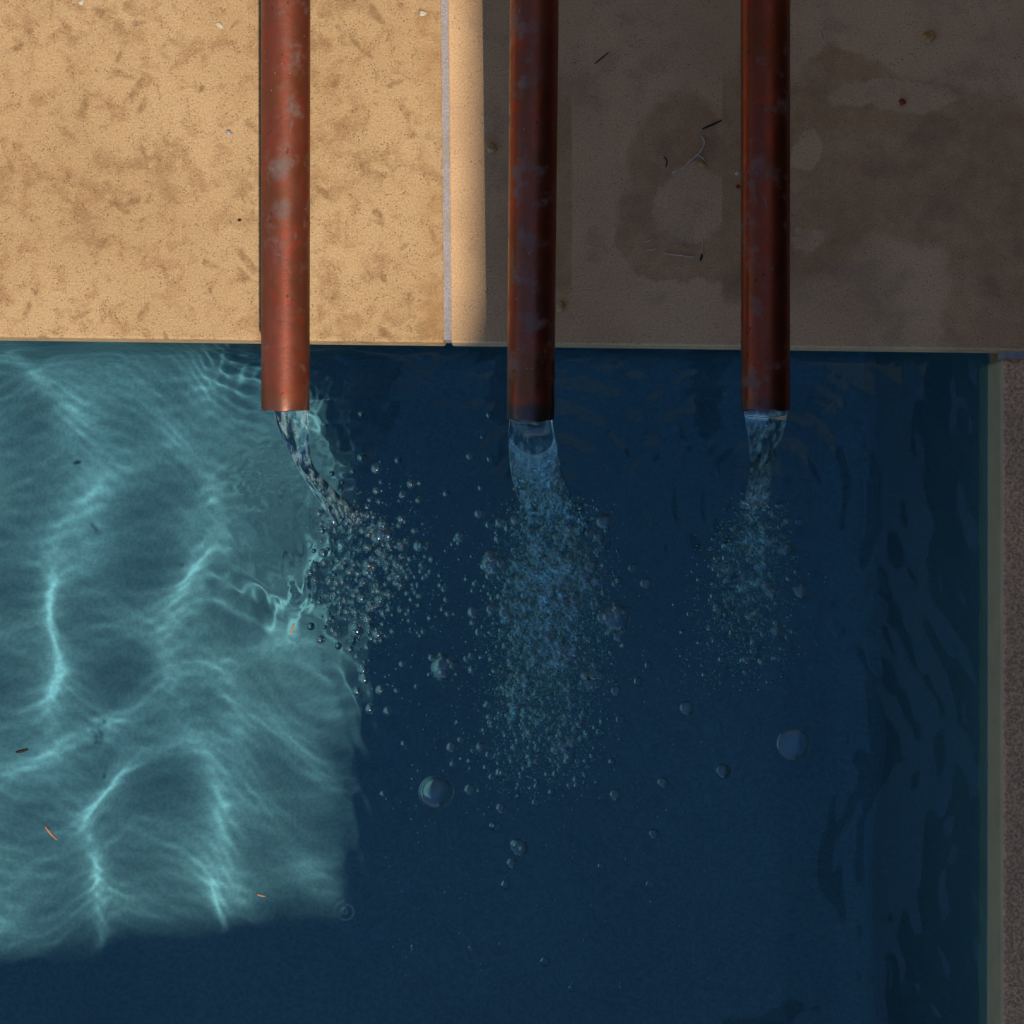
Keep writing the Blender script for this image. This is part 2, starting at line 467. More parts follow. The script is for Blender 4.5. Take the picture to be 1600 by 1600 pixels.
# ground round the pool
def ground():
    V, Fc = [], []
    X = [-60, PX0 - 0.35, RX, 60]; Y = [-60, PY0 - 0.25, BACK - 0.01, 60]
    for y in Y:
        for x in X:
            V.append((x, y, -0.006))
    for j in range(3):
        for i in range(3):
            if (i, j) != (1, 1):
                a = j * 4 + i
                Fc.append((a, a + 1, a + 5, a + 4))
    return np_mesh('ground', V, Fc, smooth=False)
tag(link('ground', ground(), M_PAVE), kind='structure')
rim = box('pool_rim', (PX0 - 0.36, PY0 - 0.26, -0.13), (PX0 - 0.001, BACK, -0.003)); 
link('rim_slab', rim, M_PAVE, coping)
rim2 = box('pool_rim', (PX0 - 0.001, PY0 - 0.26, -0.13), (RX, PY0 - 0.15 + 0.148, -0.003))
link('rim_slab', rim2, M_PAVE, coping)

# ------------------------------------------------------------------ what shades the pool (outside the picture)
H = 6.2
def blocker_pt(px, py):
    """the point on the blocker plane whose shadow falls on the pool floor where the picture shows (px, py)"""
    # camera ray to the water, refracted to the floor
    s = at(px, py, WZ)
    d = (s - Vector((0, 0, CZ))).normalized()
    t = Vector((d.x / 1.333, d.y / 1.333, 0)); t.z = -math.sqrt(1 - t.length_squared)
    p = s + t * ((FZ - WZ) / t.z)
    u = Vector((SUNV.x / 1.333, SUNV.y / 1.333, 0)); u.z = math.sqrt(1 - u.length_squared)
    q = p + u * ((WZ - FZ) / u.z)
    return q + SUNV * ((H - WZ) / SUNV.z)
def blocker_pt0(px, py, z=0.0):
    return at(px, py, z) + SUNV * ((H - z) / SUNV.z)
A = blocker_pt0(757, -130); B = blocker_pt0(758, 530)
C1 = blocker_pt(580, 545); C2 = blocker_pt(522, 1456); C3 = blocker_pt(-30, 1545); C4 = C3 + (C3 - C2) * 6
FAR = -8.2
blocker = empty('sun_blocker', (2.0, -5, 0))  # added unseen sun blocker, outline traced back from the shade edges
tag(blocker, 'added unseen flat canopy shading the corner of the pool', 'blocker')
def poly_slab(name, pts, z0, z1, mat):
    c = blocker.location
    o = link(name, prism(name, [(p[0] - c.x, p[1] - c.y) for p in pts], z0, z1, 0.0), mat, blocker)
    return o
# counter-clockwise outline
out = [(2.30, FAR), (2.30, A.y), (A.x, A.y), (B.x, B.y), (C1.x, min(C1.y, B.y - 0.02)), (C2.x, C2.y), (C4.x, C4.y), (C4.x, FAR)]
poly_slab('blocker_slab', out, H, H + 0.1, M_BLOCKER)
for qx, qy in ((1.7, FAR + 0.3), (C4.x + 0.3, FAR + 0.3)):
    link('blocker_post', box('blocker_post', (qx - 0.07 - 2.0, qy - 0.07 + 5, -0.006), (qx + 0.07 - 2.0, qy + 0.07 + 5, H)), M_BLOCKER, blocker)

# added unseen wall, cuts sky light: its top shows as dark streaks mirrored in the water
WX = 1.99
wall = empty('added_dark_wall', (WX, 0, 0))
tag(wall, 'added dark wall, seen only mirrored in the water', 'wall')
link('wall_panel', box('wall_panel', (0, -8.3, -0.006), (0.25, 3.2, 6.12)), M_DARKWALL, wall)
link('coping_cap', box('coping_cap', (-0.02, -8.32, 6.1205), (0.27, 3.22, 6.195), 0.006), M_DARKWALL, wall)

# unseen wall behind the pipes; height and warm tone set for reflections and bounce
spout_wall = empty('spout_wall', (0, 0.80, 0))
tag(spout_wall, 'dark stone house wall that the copper pipes come out of', 'wall')
link('wall_panel', box('wall_panel', (-4.9, -0.06, 0.0005), (1.98, 0.25, 5.30)), M_HOUSE, spout_wall)
link('wall_cap', box('wall_cap', (-4.92, -0.075, 5.3005), (1.965, 0.27, 5.36), 0.006), M_HOUSE, spout_wall)

# ------------------------------------------------------------------ water surface
IMP = [(538, 800), (856, 795), (1184, 785)]            # where the streams strike, in pixels
IMPW = [at(x, y, WZ) for x, y in IMP]
def rsum(x, y, rng, n, l0, l1, slope, ang=None, spread=math.pi):
    """random sea: n sines, wavelengths l0..l1, total rms slope"""
    h = np.zeros_like(x)
    for _ in range(n):
        L = math.exp(rng.uniform(math.log(l0), math.log(l1)))
        k = 2 * math.pi / L
        a = rng.uniform(0, 2 * math.pi) if ang is None else ang + rng.uniform(-spread, spread)
        amp = slope / k * math.sqrt(2.0 / n)
        h += amp * np.sin(k * (x * math.cos(a) + y * math.sin(a)) + rng.uniform(0, 6.283))
    return h
def gauss(x, y, px, py, sx, sy):
    c = at(px, py, WZ)
    q = (CZ - WZ) / F
    return np.exp(-0.5 * (((x - c.x) / (sx * q)) ** 2 + ((y - c.y) / (sy * q)) ** 2))
SW, SEED = (0.030, 0.018, 0.013, 0.0018), 11
def height(x, y):
    rng = np.random.default_rng(SEED)
    xw = x + 0.02 * np.sin(9 * y + 1) + 0.012 * np.sin(17 * y + 5 * x)
    yw = y + 0.02 * np.sin(8 * x + 2) + 0.012 * np.sin(15 * x - 6 * y)
    h = rsum(xw, yw, rng, 10, 0.17, 0.34, SW[0], 0.05, 0.40)          # crests running towards the house: upright bands of light
    h += rsum(xw, yw, rng, 12, 0.22, 0.50, SW[1])
    h += rsum(xw, yw, rng, 16, 0.09, 0.17, SW[2])
    h += rsum(xw, yw, rng, 20, 0.02, 0.05, SW[3], math.pi / 2, 0.9)   # fine wavelets, crests across
    # ripples towards the side wall, crests along the wall
    right = 1 / (1 + np.exp(-(x - 0.36) / 0.05))
    h += (rsum(xw, yw, rng, 16, 0.035, 0.12, 0.027, 0.15, 0.55) + rsum(xw, yw, rng, 14, 0.018, 0.045, 0.021, 0.1, 0.6)) * right
    # rings running out from the three streams
    for i, c in enumerate(IMPW):
        r = np.hypot(x - c.x, y - c.y) + 1e-6
        a = (0.00048, 0.00095, 0.0007)[i]
        wob = 0.006 * np.sin(3 * np.arctan2(y - c.y, x - c.x) + i)
        h += a * np.exp(-(r / (0.11, 0.17, 0.17)[i]) ** 2) * np.sin(2 * math.pi * (r + wob) / 0.034 + i) * np.clip(r / 0.03, 0, 1) * (0.55 + 0.45 * np.sin(2 * np.arctan2(y - c.y, x - c.x) + 31 * r + 2.1 * i))
        h += 0.35 * a * np.exp(-r / 0.07) * np.sin(2 * math.pi * (r - wob) / 0.016 + 2 * i)
    # churned water below each stream
    t1 = np.clip(1.15 * gauss(x, y, 580, 880, 65, 68) - 0.15, 0, 1) + gauss(x, y, 530, 800, 35, 30)
    t2 = gauss(x, y, 855, 900, 75, 110) + gauss(x, y, 840, 1090, 75, 80)
    t3 = 0.6 * gauss(x, y, 1165, 890, 65, 110)
    churn = np.clip(t1 + t2 + t3, 0, 1)
    h += churn * (rsum(x, y, rng, 26, 0.010, 0.03, 0.10) + rsum(x, y, rng, 14, 0.03, 0.06, 0.05))
    # a patch of tiny ripples beside the first stream and a rough band under it
    h += rsum(x, y, rng, 20, 0.008, 0.014, 0.13) * np.clip(gauss(x, y, 425, 745, 50, 42) * 3 - 1.1, 0, 1)
    h += rsum(xw, yw, rng, 18, 0.012, 0.03, 0.05, 0.5, 0.6) * gauss(x, y, 440, 880, 60, 75)
    h += rsum(xw, yw, rng, 18, 0.018, 0.045, 0.060, 0.1, 0.7) * gauss(x, y, 578, 1130, 24, 250)
    h += rsum(xw, yw, rng, 12, 0.03, 0.06, 0.020, 0.6, 0.8) * gauss(x, y, 470, 1440, 80, 40)
    # the shaded water between and below the streams is ruffled all over
    ruff = 1 / (1 + np.exp(-(x + 0.125) / 0.010)) * (0.25 + 0.75 / (1 + np.exp(-(y + 0.42) / 0.08)))
    ruff = ruff / (1 + np.exp((x - 0.26) / 0.03))
    h += ruff * (rsum(xw, yw, rng, 22, 0.014, 0.034, 0.020, -1.0, 0.8) + rsum(xw, yw, rng, 14, 0.03, 0.07, 0.014))
    h += rsum(xw, yw, rng, 14, 0.02, 0.04, 0.022, 0.9, 0.5) * gauss(x, y, 560, 640, 70, 90)
    # small drop rings
    for px, py, rr, a in ((462, 932, 42, 0.00007), (540, 1425, 18, 0.0003), (1240, 1162, 26, 0.0003), (682, 1238, 60, 0.0001), (985, 1425, 30, 0.0001)):
        c = at(px, py, WZ)
        r = np.hypot(x - c.x, y - c.y)
        R = rr * (CZ - WZ) / F
        h += a * np.exp(-(r / R) ** 2) * np.cos(2 * math.pi * r / 0.0075)
    # meniscus up the walls
    for d in (PX1 - 0.0025 - x,):
        h += 0.0022 * np.exp(-np.clip(d, 0, None) / 0.0022)
    return h
def spaced(a, f0, f1, b, step, coarse):
    l = [a]
    L = np.concatenate([np.arange(a, f0, coarse), np.arange(f0, f1, step), np.arange(f1, b, coarse), [b]])
    return L
gx = np.concatenate([np.arange(PX0 - 0.001, -0.80, 0.02), np.arange(-0.80, 0.557, 0.0022)])
gy = np.concatenate([np.arange(PY0 - 0.001, -1.10, 0.02), np.arange(-1.10, PY1 + 0.002, 0.0022)])
GX_, GY_ = np.meshgrid(gx, gy)
Hh = height(GX_, GY_)
nx, ny = len(gx), len(gy)
V = np.stack([GX_.ravel(), GY_.ravel(), Hh.ravel() + WZ], 1)
idx = np.arange(nx * ny).reshape(ny, nx)
Fq = np.stack([idx[:-1, :-1].ravel(), idx[:-1, 1:].ravel(), idx[1:, 1:].ravel(), idx[1:, :-1].ravel()], 1)
water = link('water', np_mesh('water', V, Fq), M_WATER)
tag(water, kind='structure')
water.cycles.is_caustics_caster = True
def wz(p):
    return WZ + float(height(np.array([p.x]), np.array([p.y]))[0])

# ------------------------------------------------------------------ copper pipes
PR = 0.0246
PIPES = [dict(top=(446.5, 0), end=(446, 641), zt=0.215, ze=0.180, label='sunlit reddish copper pipe over the sandy stone slab'),
         dict(top=(835, 0), end=(829, 655), zt=0.208, ze=0.150, label='half-shaded copper pipe beside the joint with the widest stream'),
         dict(top=(1196, 0), end=(1196, 641), zt=0.222, ze=0.200, label='fully shaded dark copper pipe over the damp stone slab')]
def make_pipe(i, P):
    a = at(*P['end'], P['ze']); t = at(*P['top'], P['zt'])
    d = (t - a).normalized()
    b = a + d * ((0.78 - a.y) / d.y)
    L = (b - a).length
    side = d.cross(Vector((0, 0, 1))).normalized(); up = side.cross(d)
    rng = np.random.default_rng(20 + i)
    n, V = 56, []
    stations = [0.0] + list(np.linspace(0.0015, L, 40))
    rings = []
    # outside from back to mouth, round the lip, then inside to the back
    for s in reversed(stations):
        rings.append((s, PR * (0.985 if s == 0 else 1.0)))
    ri = PR - 0.0019
    rings.append((0.0, ri + 0.0002))
    for s in (0.0015, 0.03, 0.3, L):
        rings.append((s, ri))
    for s, r in rings:
        for q in range(n):
            th = 2 * math.pi * q / n
            e = 1.0
            nick = 0.0
            if s < 0.002:
                nick = 0.0007 * math.sin(3 * th + i) + 0.0005 * math.sin(7 * th + 2 * i)
            p = a + d * (s + nick) + (side * math.cos(th) + up * math.sin(th)) * r * e
            V.append((p.x, p.y, p.z))
    Fc = []
    for k in range(len(rings) - 1):
        for q in range(n):
            Fc.append((k * n + q, k * n + (q + 1) % n, (k + 1) * n + (q + 1) % n, (k + 1) * n + q))
    bm_me = np_mesh('copper_pipe', V, Fc)
    bm = bmesh.new(); bm.from_mesh(bm_me)
    bmesh.ops.recalc_face_normals(bm, faces=list(bm.faces)); bm.to_mesh(bm_me); bm.free()
    o = link('copper_pipe', bm_me, mat_copper(i))
    tag(o, P['label'], 'pipe', 'copper pipes pouring into the pool')
    return a, d, side, up
PF = [make_pipe(i, P) for i, P in enumerate(PIPES)]

# ------------------------------------------------------------------ falling water
def make_stream(i, stations, label, fold, seed):
    """stations: (px_left, px_right, py, z, thickness in m) from the mouth down to the pool"""
    rng = np.random.default_rng(seed)
    n, m = 64, 90
    st = np.array([[s[0], s[1], s[2], s[3], s[4]] for s in stations], float)
    tt = np.linspace(0, 1, len(st))
    def interp(c, t):
        # smooth (Catmull-Rom) interpolation
        k = min(int(t * (len(st) - 1)), len(st) - 2); u = t * (len(st) - 1) - k
        p0, p1, p2, p3 = (st[max(k - 1, 0), c], st[k, c], st[k + 1, c], st[min(k + 2, len(st) - 1), c])
        return 0.5 * ((2 * p1) + (-p0 + p2) * u + (2 * p0 - 5 * p1 + 4 * p2 - p3) * u * u + (-p0 + 3 * p1 - 3 * p2 + p3) * u ** 3)
    ph = rng.uniform(0, 6.28, 12); fr = rng.integers(2, 14, 12); tw = rng.uniform(-9, 9, 12); lf = rng.uniform(4, 34, 12)
    V = []
    for j in range(m):
        t = j / (m - 1)
        xl, xr, py, z, th = (interp(c, t) for c in range(5))
        pl, pr_ = at(xl, py, z), at(xr, py, z)
        c = (pl + pr_) / 2; hw = (pr_.x - pl.x) / 2
        # the ribbon hangs along its path: thickness is mostly along -y (forward) when it falls, up when it leaves the pipe
        ty, tz = math.sin(1.3 * t), math.cos(1.3 * t)
        for q in range(n):
            a = 2 * math.pi * q / n
            f = 1.0 + fold * (0.25 + t) * sum(math.sin(fr[k] * a + tw[k] * t + ph[k]) * math.sin(lf[k] * t + ph[-k]) / (3.0 + fr[k] * 0.3) for k in range(12)) * 0.5
            u, vv = math.cos(a) * hw * (1 + 0.05 * (f - 1)), math.sin(a) * th * f
            dent = 0.35 * th * math.cos(2 * a) if vv > 0 else 0
            V.append((c.x + u, c.y - ty * (vv + dent) * -1.0, c.z + tz * (vv - dent * 0.6)))
    Fc = [(j * n + q, j * n + (q + 1) % n, (j + 1) * n + (q + 1) % n, (j + 1) * n + q) for j in range(m - 1) for q in range(n)]
    me = np_mesh('water_stream', V, Fc)
    bm = bmesh.new(); bm.from_mesh(me); bm.verts.ensure_lookup_table()
    bm.faces.new([bm.verts[q] for q in range(n)]).smooth = True
    bm.faces.new([bm.verts[(m - 1) * n + q] for q in range(n)]).smooth = True
    bmesh.ops.recalc_face_normals(bm, faces=list(bm.faces)); bm.to_mesh(me); bm.free()
    o = link('water_stream', me, M_STREAM)
    tag(o, label, 'water stream', 'streams of water falling from the pipes')
make_stream(0, [(424, 480, 628, 0.166, 0.004), (432, 482, 660, 0.158, 0.005), (447, 483, 695, 0.125, 0.007), (468, 492, 735, 0.07, 0.008),
                (492, 524, 772, 0.0, 0.009), (515, 560, 806, -0.085, 0.012)], 'thin dark slanting stream of water from the sunlit copper pipe', 0.55, 3)
make_stream(1, [(797, 861, 640, 0.135, 0.006), (795, 864, 665, 0.128, 0.007), (795, 871, 700, 0.095, 0.009), (798, 877, 735, 0.045, 0.010),
                (804, 888, 765, -0.02, 0.011), (812, 902, 795, -0.088, 0.014)], 'wide clear sheet of water pouring into the thickest foam', 0.5, 8)
make_stream(2, [(1162, 1231, 628, 0.185, 0.004), (1164, 1229, 655, 0.176, 0.005), (1169, 1221, 685, 0.140, 0.006), (1172, 1211, 718, 0.08, 0.007),
                (1170, 1206, 748, 0.0, 0.011), (1164, 1202, 780, -0.084, 0.014)], 'narrowing stream of water from the fully shaded dark pipe', 0.5, 14)

# ------------------------------------------------------------------ bubbles
def shell_profile(nr, thick_top, thick_rim):
    o, i = [], []
    for k in range(nr + 1):
        th = math.radians(104) * k / nr
        o.append((math.sin(th), math.cos(th)))
        t = thick_top + (thick_rim - thick_top) * (k / nr) ** 2.5
        i.append((math.sin(th) * (1 - t), math.cos(th) * (1 - t) - 0.0))
    return o, i
def dome_arrays(nseg, nr, thick_top, thick_rim, seed=0, squash=0.9):
    o, i = shell_profile(nr, thick_top, thick_rim)
    prof = o + list(reversed(i))
    rng = np.random.default_rng(seed)
    wob = rng.uniform(0, 6.28, 3)
    V = []
    for r, z in prof:
        r = max(r, 1e-3)
        for q in range(nseg):
            a = 2 * math.pi * q / nseg
            f = 1 + 0.025 * math.sin(2 * a + wob[0]) + 0.015 * math.sin(3 * a + wob[1])
            V.append((r * f * math.cos(a), r * f * math.sin(a), z * squash))
    Fc = []
    n = nseg
    for k in range(len(prof) - 1):
        for q in range(n):
            Fc.append((k * n + q, (k + 1) * n + q, (k + 1) * n + (q + 1) % n, k * n + (q + 1) % n))
    return np.array(V), np.array(Fc)
BUB = []
def bubble_mesh(nseg, nr, tt, tr, seed, dome=True):
    v, f = dome_arrays(nseg, nr, tt, tr, seed)
    if not dome:
        v, f = v[:0], f[:0]
    # the hollow the bubble presses into the water
    prof = []
    m_ = nr * 2
    for k_ in range(m_ + 1):
        th = math.pi * k_ / m_
        prof.append((max((0.93 if dome else 1.0) * math.sin(th), 0.012), -0.05 - 0.72 * (1 - math.cos(th)) if k_ * 2 > m_ else -0.05 - (0.25 if dome else 0.72) * (1 - math.cos(th)) - (0.47 if dome else 0) * (1 - math.cos(th)) ** 2))
    V2 = np.array([(r_ * math.cos(2 * math.pi * q / nseg), r_ * math.sin(2 * math.pi * q / nseg), z_) for r_, z_ in prof for q in range(nseg)])
    F2 = np.array([(k_ * nseg + q, (k_ + 1) * nseg + q, (k_ + 1) * nseg + (q + 1) % nseg, k_ * nseg + (q + 1) % nseg) for k_ in range(len(prof) - 1) for q in range(nseg)])
    me = np_mesh('bubble', np.concatenate([v, V2]), np.concatenate([f, F2 + len(v)]))
    me.materials.append(M_FILM); me.materials.append(M_AIR)
    me.polygons.foreach_set('material_index', np.concatenate([np.zeros(len(f), np.int32), np.ones(len(F2), np.int32)]))
    return me
for s in range(4):
    BUB.append(bubble_mesh(28, 9, 0.02, (0.10, 0.13, 0.16, 0.13)[s], s))
SMALLB = []
for s in range(2):
    SMALLB.append(bubble_mesh(20, 7, 0.03, 0.2, 10 + s))
SUNK = [bubble_mesh(20, 7, 0.03, 0.2, 20 + s, dome=False) for s in range(2)]
PXW = (CZ - WZ) / F
G1, G2, G3, G4 = ('small clear bubble in the splash of the thin slanting stream', 'small clear bubble in the thick foam under the widest stream',
                  'small clear bubble in the splash under the fully shaded pipe', 'small bubble drifting on dark water away from the splashes')
GL = [G1, G2, G3, G4]
def bubble(px, py, r, label, group, name='bubble'):
    if label in GL:
        label = label.replace('small', 'medium-sized' if r >= 8 else 'small' if r >= 6 else 'tiny', 1)
    p = at(px, py, WZ)
    sunlit = px < 745
    o = link(name, random.choice(BUB if r >= 8 else SMALLB if sunlit else SUNK))
    R = r * PXW * 1.12
    o.location = (p.x, p.y, wz(p))
    o.scale = (R, R * random.uniform(0.93, 1.0), R * (0.22 if 'flat ring' in label else random.uniform(0.7, 1.0)))
    o.rotation_euler = (0, 0, random.uniform(0, 6.28))
    tag(o, label, 'bubble', group)
    return o
NAMED = [((682, 1238, 25), 'largest single round bubble floating alone on dark open water'),
         ((963, 965, 21), 'large oval bubble ringed by small ones beside the thick foam'),
         ((693, 1043, 19), 'large bubble with a bright rim in a cluster with sun glints'),
         ((945, 815, 13), 'round bubble beside the widest stream, upper edge of its foam'),
         ((812, 1325, 13), 'bubble below the thick foam in a small open cluster'),
         ((1240, 1162, 24), 'faint flat ring of a bursting bubble on calm dark water'),
         ((1252, 923, 12), 'dark round bubble drifting off from the shaded pipe towards the side wall'),
         ((1228, 857, 11), 'dark bubble close beside the splash of the shaded pipe'),
         ((590, 838, 11), 'round shiny bubble at the foot of the thin slanting stream'),
         ((588, 732, 8), 'lone glinting bubble between the sunlit pipe and the half-shaded pipe'),
         ((770, 882, 17), 'large bubble in the cluster beside the thick foam, facing the sunlit stream'),
         ((1073, 1106, 11), 'single dark bubble on open water between two foam trails'),
         ((1130, 1205, 11), 'single dark bubble at the far end of the shaded foam trail')]
for (x, y, r), lab in NAMED:
    bubble(x, y, r, lab, 'bubbles floating on the pool')
MID = [(655, 853, 9, 0), (557, 983, 12, 0), (590, 990, 9, 0), (567, 1046, 8, 0), (569, 1060, 9, 0), (595, 1078, 8, 0), (578, 1107, 7, 0), (605, 1111, 6, 0),
       (558, 1080, 7, 0), (505, 864, 7, 0), (502, 828, 7, 0), (515, 905, 5, 0), (605, 835, 11, 0), (620, 880, 8, 0), (575, 882, 8, 0), (573, 893, 7, 0),
       (620, 898, 9, 0), (565, 935, 7, 0), (535, 908, 6, 0), (530, 940, 6, 0), (568, 910, 6, 0), (593, 938, 8, 0), (520, 812, 12, 0), (575, 805, 6, 0),
       (598, 820, 9, 0), (695, 920, 6, 0), (698, 937, 5, 0), (628, 1038, 5, 0), (706, 1168, 8, 3), (720, 1156, 5, 3), (735, 1234, 9, 3), (783, 1263, 8, 1),
       (800, 1349, 8, 1), (790, 1384, 7, 1), (852, 1505, 7, 3), (1022, 1303, 8, 3), (1017, 1383, 7, 3), (1036, 1222, 9, 3), (962, 1242, 9, 1), (963, 1080, 8, 1),
       (970, 1125, 7, 1), (998, 1065, 7, 1), (1014, 1040, 6, 1), (990, 888, 7, 1), (1010, 912, 9, 1), (750, 802, 8, 1), (720, 838, 9, 1), (741, 957, 10, 1),
       (768, 952, 8, 1), (790, 957, 11, 1), (750, 988, 7, 1), (810, 945, 8, 1), (765, 820, 6, 1), (782, 816, 8, 1), (805, 812, 8, 1), (768, 868, 10, 1),
       (757, 885, 6, 1), (765, 900, 6, 1), (785, 880, 9, 1), (924, 885, 11, 1), (915, 900, 9, 1), (930, 908, 8, 1), (918, 912, 8, 1), (915, 1055, 8, 1),
       (928, 1054, 9, 1), (940, 1056, 7, 1), (922, 1070, 8, 1), (912, 1068, 6, 1), (935, 1070, 6, 1), (936, 838, 9, 1), (922, 833, 7, 1), (897, 850, 9, 1),
       (905, 842, 7, 1), (875, 907, 9, 1), (898, 943, 9, 1), (860, 980, 6, 1), (885, 975, 6, 1), (878, 1015, 9, 1), (897, 1018, 8, 1), (850, 828, 6, 1),
       (943, 965, 10, 1), (955, 988, 7, 1), (967, 995, 8, 1), (975, 985, 7, 1), (963, 945, 6, 1), (980, 955, 7, 1), (950, 990, 5, 1),
       (675, 1028, 6, 0), (690, 1025, 6, 0), (705, 1032, 7, 0), (690, 1055, 10, 0), (730, 1030, 6, 3), (737, 1025, 6, 3), (710, 1040, 8, 0),
       (1213, 985, 9, 2), (1205, 925, 9, 2), (1198, 915, 8, 2), (1213, 1030, 7, 2), (1168, 1030, 8, 2), (1172, 962, 8, 2), (1150, 942, 5, 2), (1250, 815, 6, 3),
       (1222, 835, 4, 2), (1138, 906, 5, 2), (1112, 884, 5, 2), (1190, 885, 5, 2), (1080, 960, 6, 2), (1180, 1000, 6, 2), (735, 713, 6, 3), (765, 648, 5, 3),
       (766, 717, 5, 3), (752, 762, 5, 3), (754, 683, 3, 3), (645, 1480, 4, 3), (735, 1481, 4, 3), (598, 1240, 4, 3), (880, 1165, 9, 1), (893, 1160, 8, 1),
       (868, 1172, 8, 1), (765, 1180, 6, 1), (805, 1168, 6, 1), (770, 1215, 6, 1), (782, 1208, 7, 1), (795, 1212, 5, 1), (760, 1200, 5, 1), (840, 1230, 6, 1),
       (838, 1255, 6, 1), (905, 1190, 6, 1), (918, 1145, 6, 1), (938, 1145, 6, 1), (776, 1293, 7, 1), (770, 1291, 5, 1), (805, 1320, 7, 1), (818, 1330, 7, 1)]
GG = ['bubbles in the splash of the thin slanting stream', 'bubbles in the thick foam', 'bubbles under the fully shaded pipe', 'bubbles drifting on open water']
for x, y, r, g in MID:
    bubble(x, y, r, GL[g], GG[g])
cnt = len(NAMED) + len(MID)
def zone(g):
    while True:
        if g == 0:
            x, y = random.gauss(585, 55), random.gauss(895, 70)
            if x < 480 + max(0, y - 980) * 0.4: continue
        elif g == 1:
            y = random.triangular(776, 1260, 900); x = random.gauss(862 - (y - 790) * 0.05, 38 + 0.03 * (y - 790))
        elif g == 2:
            y = random.triangular(768, 1100, 850); x = random.gauss(1185 - (y - 790) * 0.12, 22 + 0.12 * (y - 790))
        else:
            x, y = random.uniform(600, 1180), random.uniform(1000, 1560)
        if 30 < x < 1500 and 560 < y < 1590:
            return x, y
for g, n in ((0, 42), (1, 72), (2, 22), (3, 4)):
    for _ in range(min(n, max(0, 296 - cnt))):
        x, y = zone(g)
        bubble(x, y, random.uniform(3.4, 6.0), GL[g], GG[g]); cnt += 1

# fine froth: thousands of tiny domes, and air carried under the surface
def froth(name, pts, v, f, mat, label):
    P = np.array(pts)
    V = (v[None, :, :] * P[:, None, 3:4] + P[:, None, 0:3]).reshape(-1, 3)
    Fc = (f[None, :, :] + (np.arange(len(P)) * len(v))[:, None, None]).reshape(-1, f.shape[1])
    o = link(name, np_mesh(name, V, Fc), mat)
    tag(o, label, 'foam', kind='stuff')
    return o
def scatter(zones, r0, r1, depth=None):
    xs, ys, rs = [], [], []
    for g, n in zones:
        for _ in range(n):
            x, y = zone(g)
            xs.append((x - 800) * PXW); ys.append((800 - y) * PXW); rs.append(random.triangular(r0, r1, r0) * PXW)
    xs, ys, rs = map(np.array, (xs, ys, rs))
    z = WZ + height(xs, ys) - 0.12 * rs
    if depth:
        z = z - rs - 0.004 - RNG.exponential(depth, len(xs))
    return np.stack([xs, ys, z, rs], 1)
sv, sf = dome_arrays(12, 5, 0.03, 0.2, 31)
FP = np.concatenate([scatter(((0, 240), (1, 1300), (2, 330), (3, 420)), 0.8, 2.6), scatter(((0, 240), (1, 1000), (2, 230)), 2.8, 8.5)])
base_ = []
for cx_, cy_, n_, sx_ in ((540, 805, 60, 20), (858, 792, 160, 30), (1183, 782, 70, 16)):        # where each stream dives in
    for _ in range(n_):
        x_, y_ = random.gauss(cx_, sx_), random.gauss(cy_ + 4, 11)
        base_.append(((x_ - 800) * PXW, (800 - y_) * PXW, WZ + random.uniform(-0.002, 0.002), random.uniform(1.2, 4.5) * PXW))
FP = np.concatenate([FP, np.array(base_)])
dm = RNG.random(len(FP)) < np.where(FP[:, 0] < (745 - 800) * PXW, 0.42, 0.10)
froth('foam', FP[dm], sv, sf, M_FROTH, 'fine white froth of tiny bubbles trailing from the streams')
bm = bmesh.new(); bmesh.ops.create_icosphere(bm, subdivisions=2, radius=1.0)
iv = np.array([v_.co[:] for v_ in bm.verts]); if_ = np.array([[v_.index for v_ in f_.verts] for f_ in bm.faces]); bm.free()
FS = FP.copy(); FS[:, 2] -= 0.95 * FS[:, 3] + 0.0005
hz = scatter(((0, 700), (1, 13000), (2, 2200)), 0.45, 1.5, 0.009)
bm2 = bmesh.new(); bmesh.ops.create_icosphere(bm2, subdivisions=1, radius=1.0)
hv = np.array([v_.co[:] for v_ in bm2.verts]); hf = np.array([[v_.index for v_ in f_.verts] for f_ in bm2.faces]); bm2.free()
kh = NT('aerated_white')
kh.t.links.new(kh.node('ShaderNodeBsdfDiffuse', {'Color': (0.82, 0.93, 0.74)}).outputs[0], kh.out.inputs[0])
froth('aerated_water', hz, hv, hf, kh.m, 'milky haze of churned air under the foam')
froth('submerged_air', np.concatenate([FS, scatter(((0, 200), (1, 1200), (2, 250)), 1.0, 4.0, 0.012)]), iv, if_, M_AIR, 'cloud of tiny air bubbles carried under the surface by the streams')

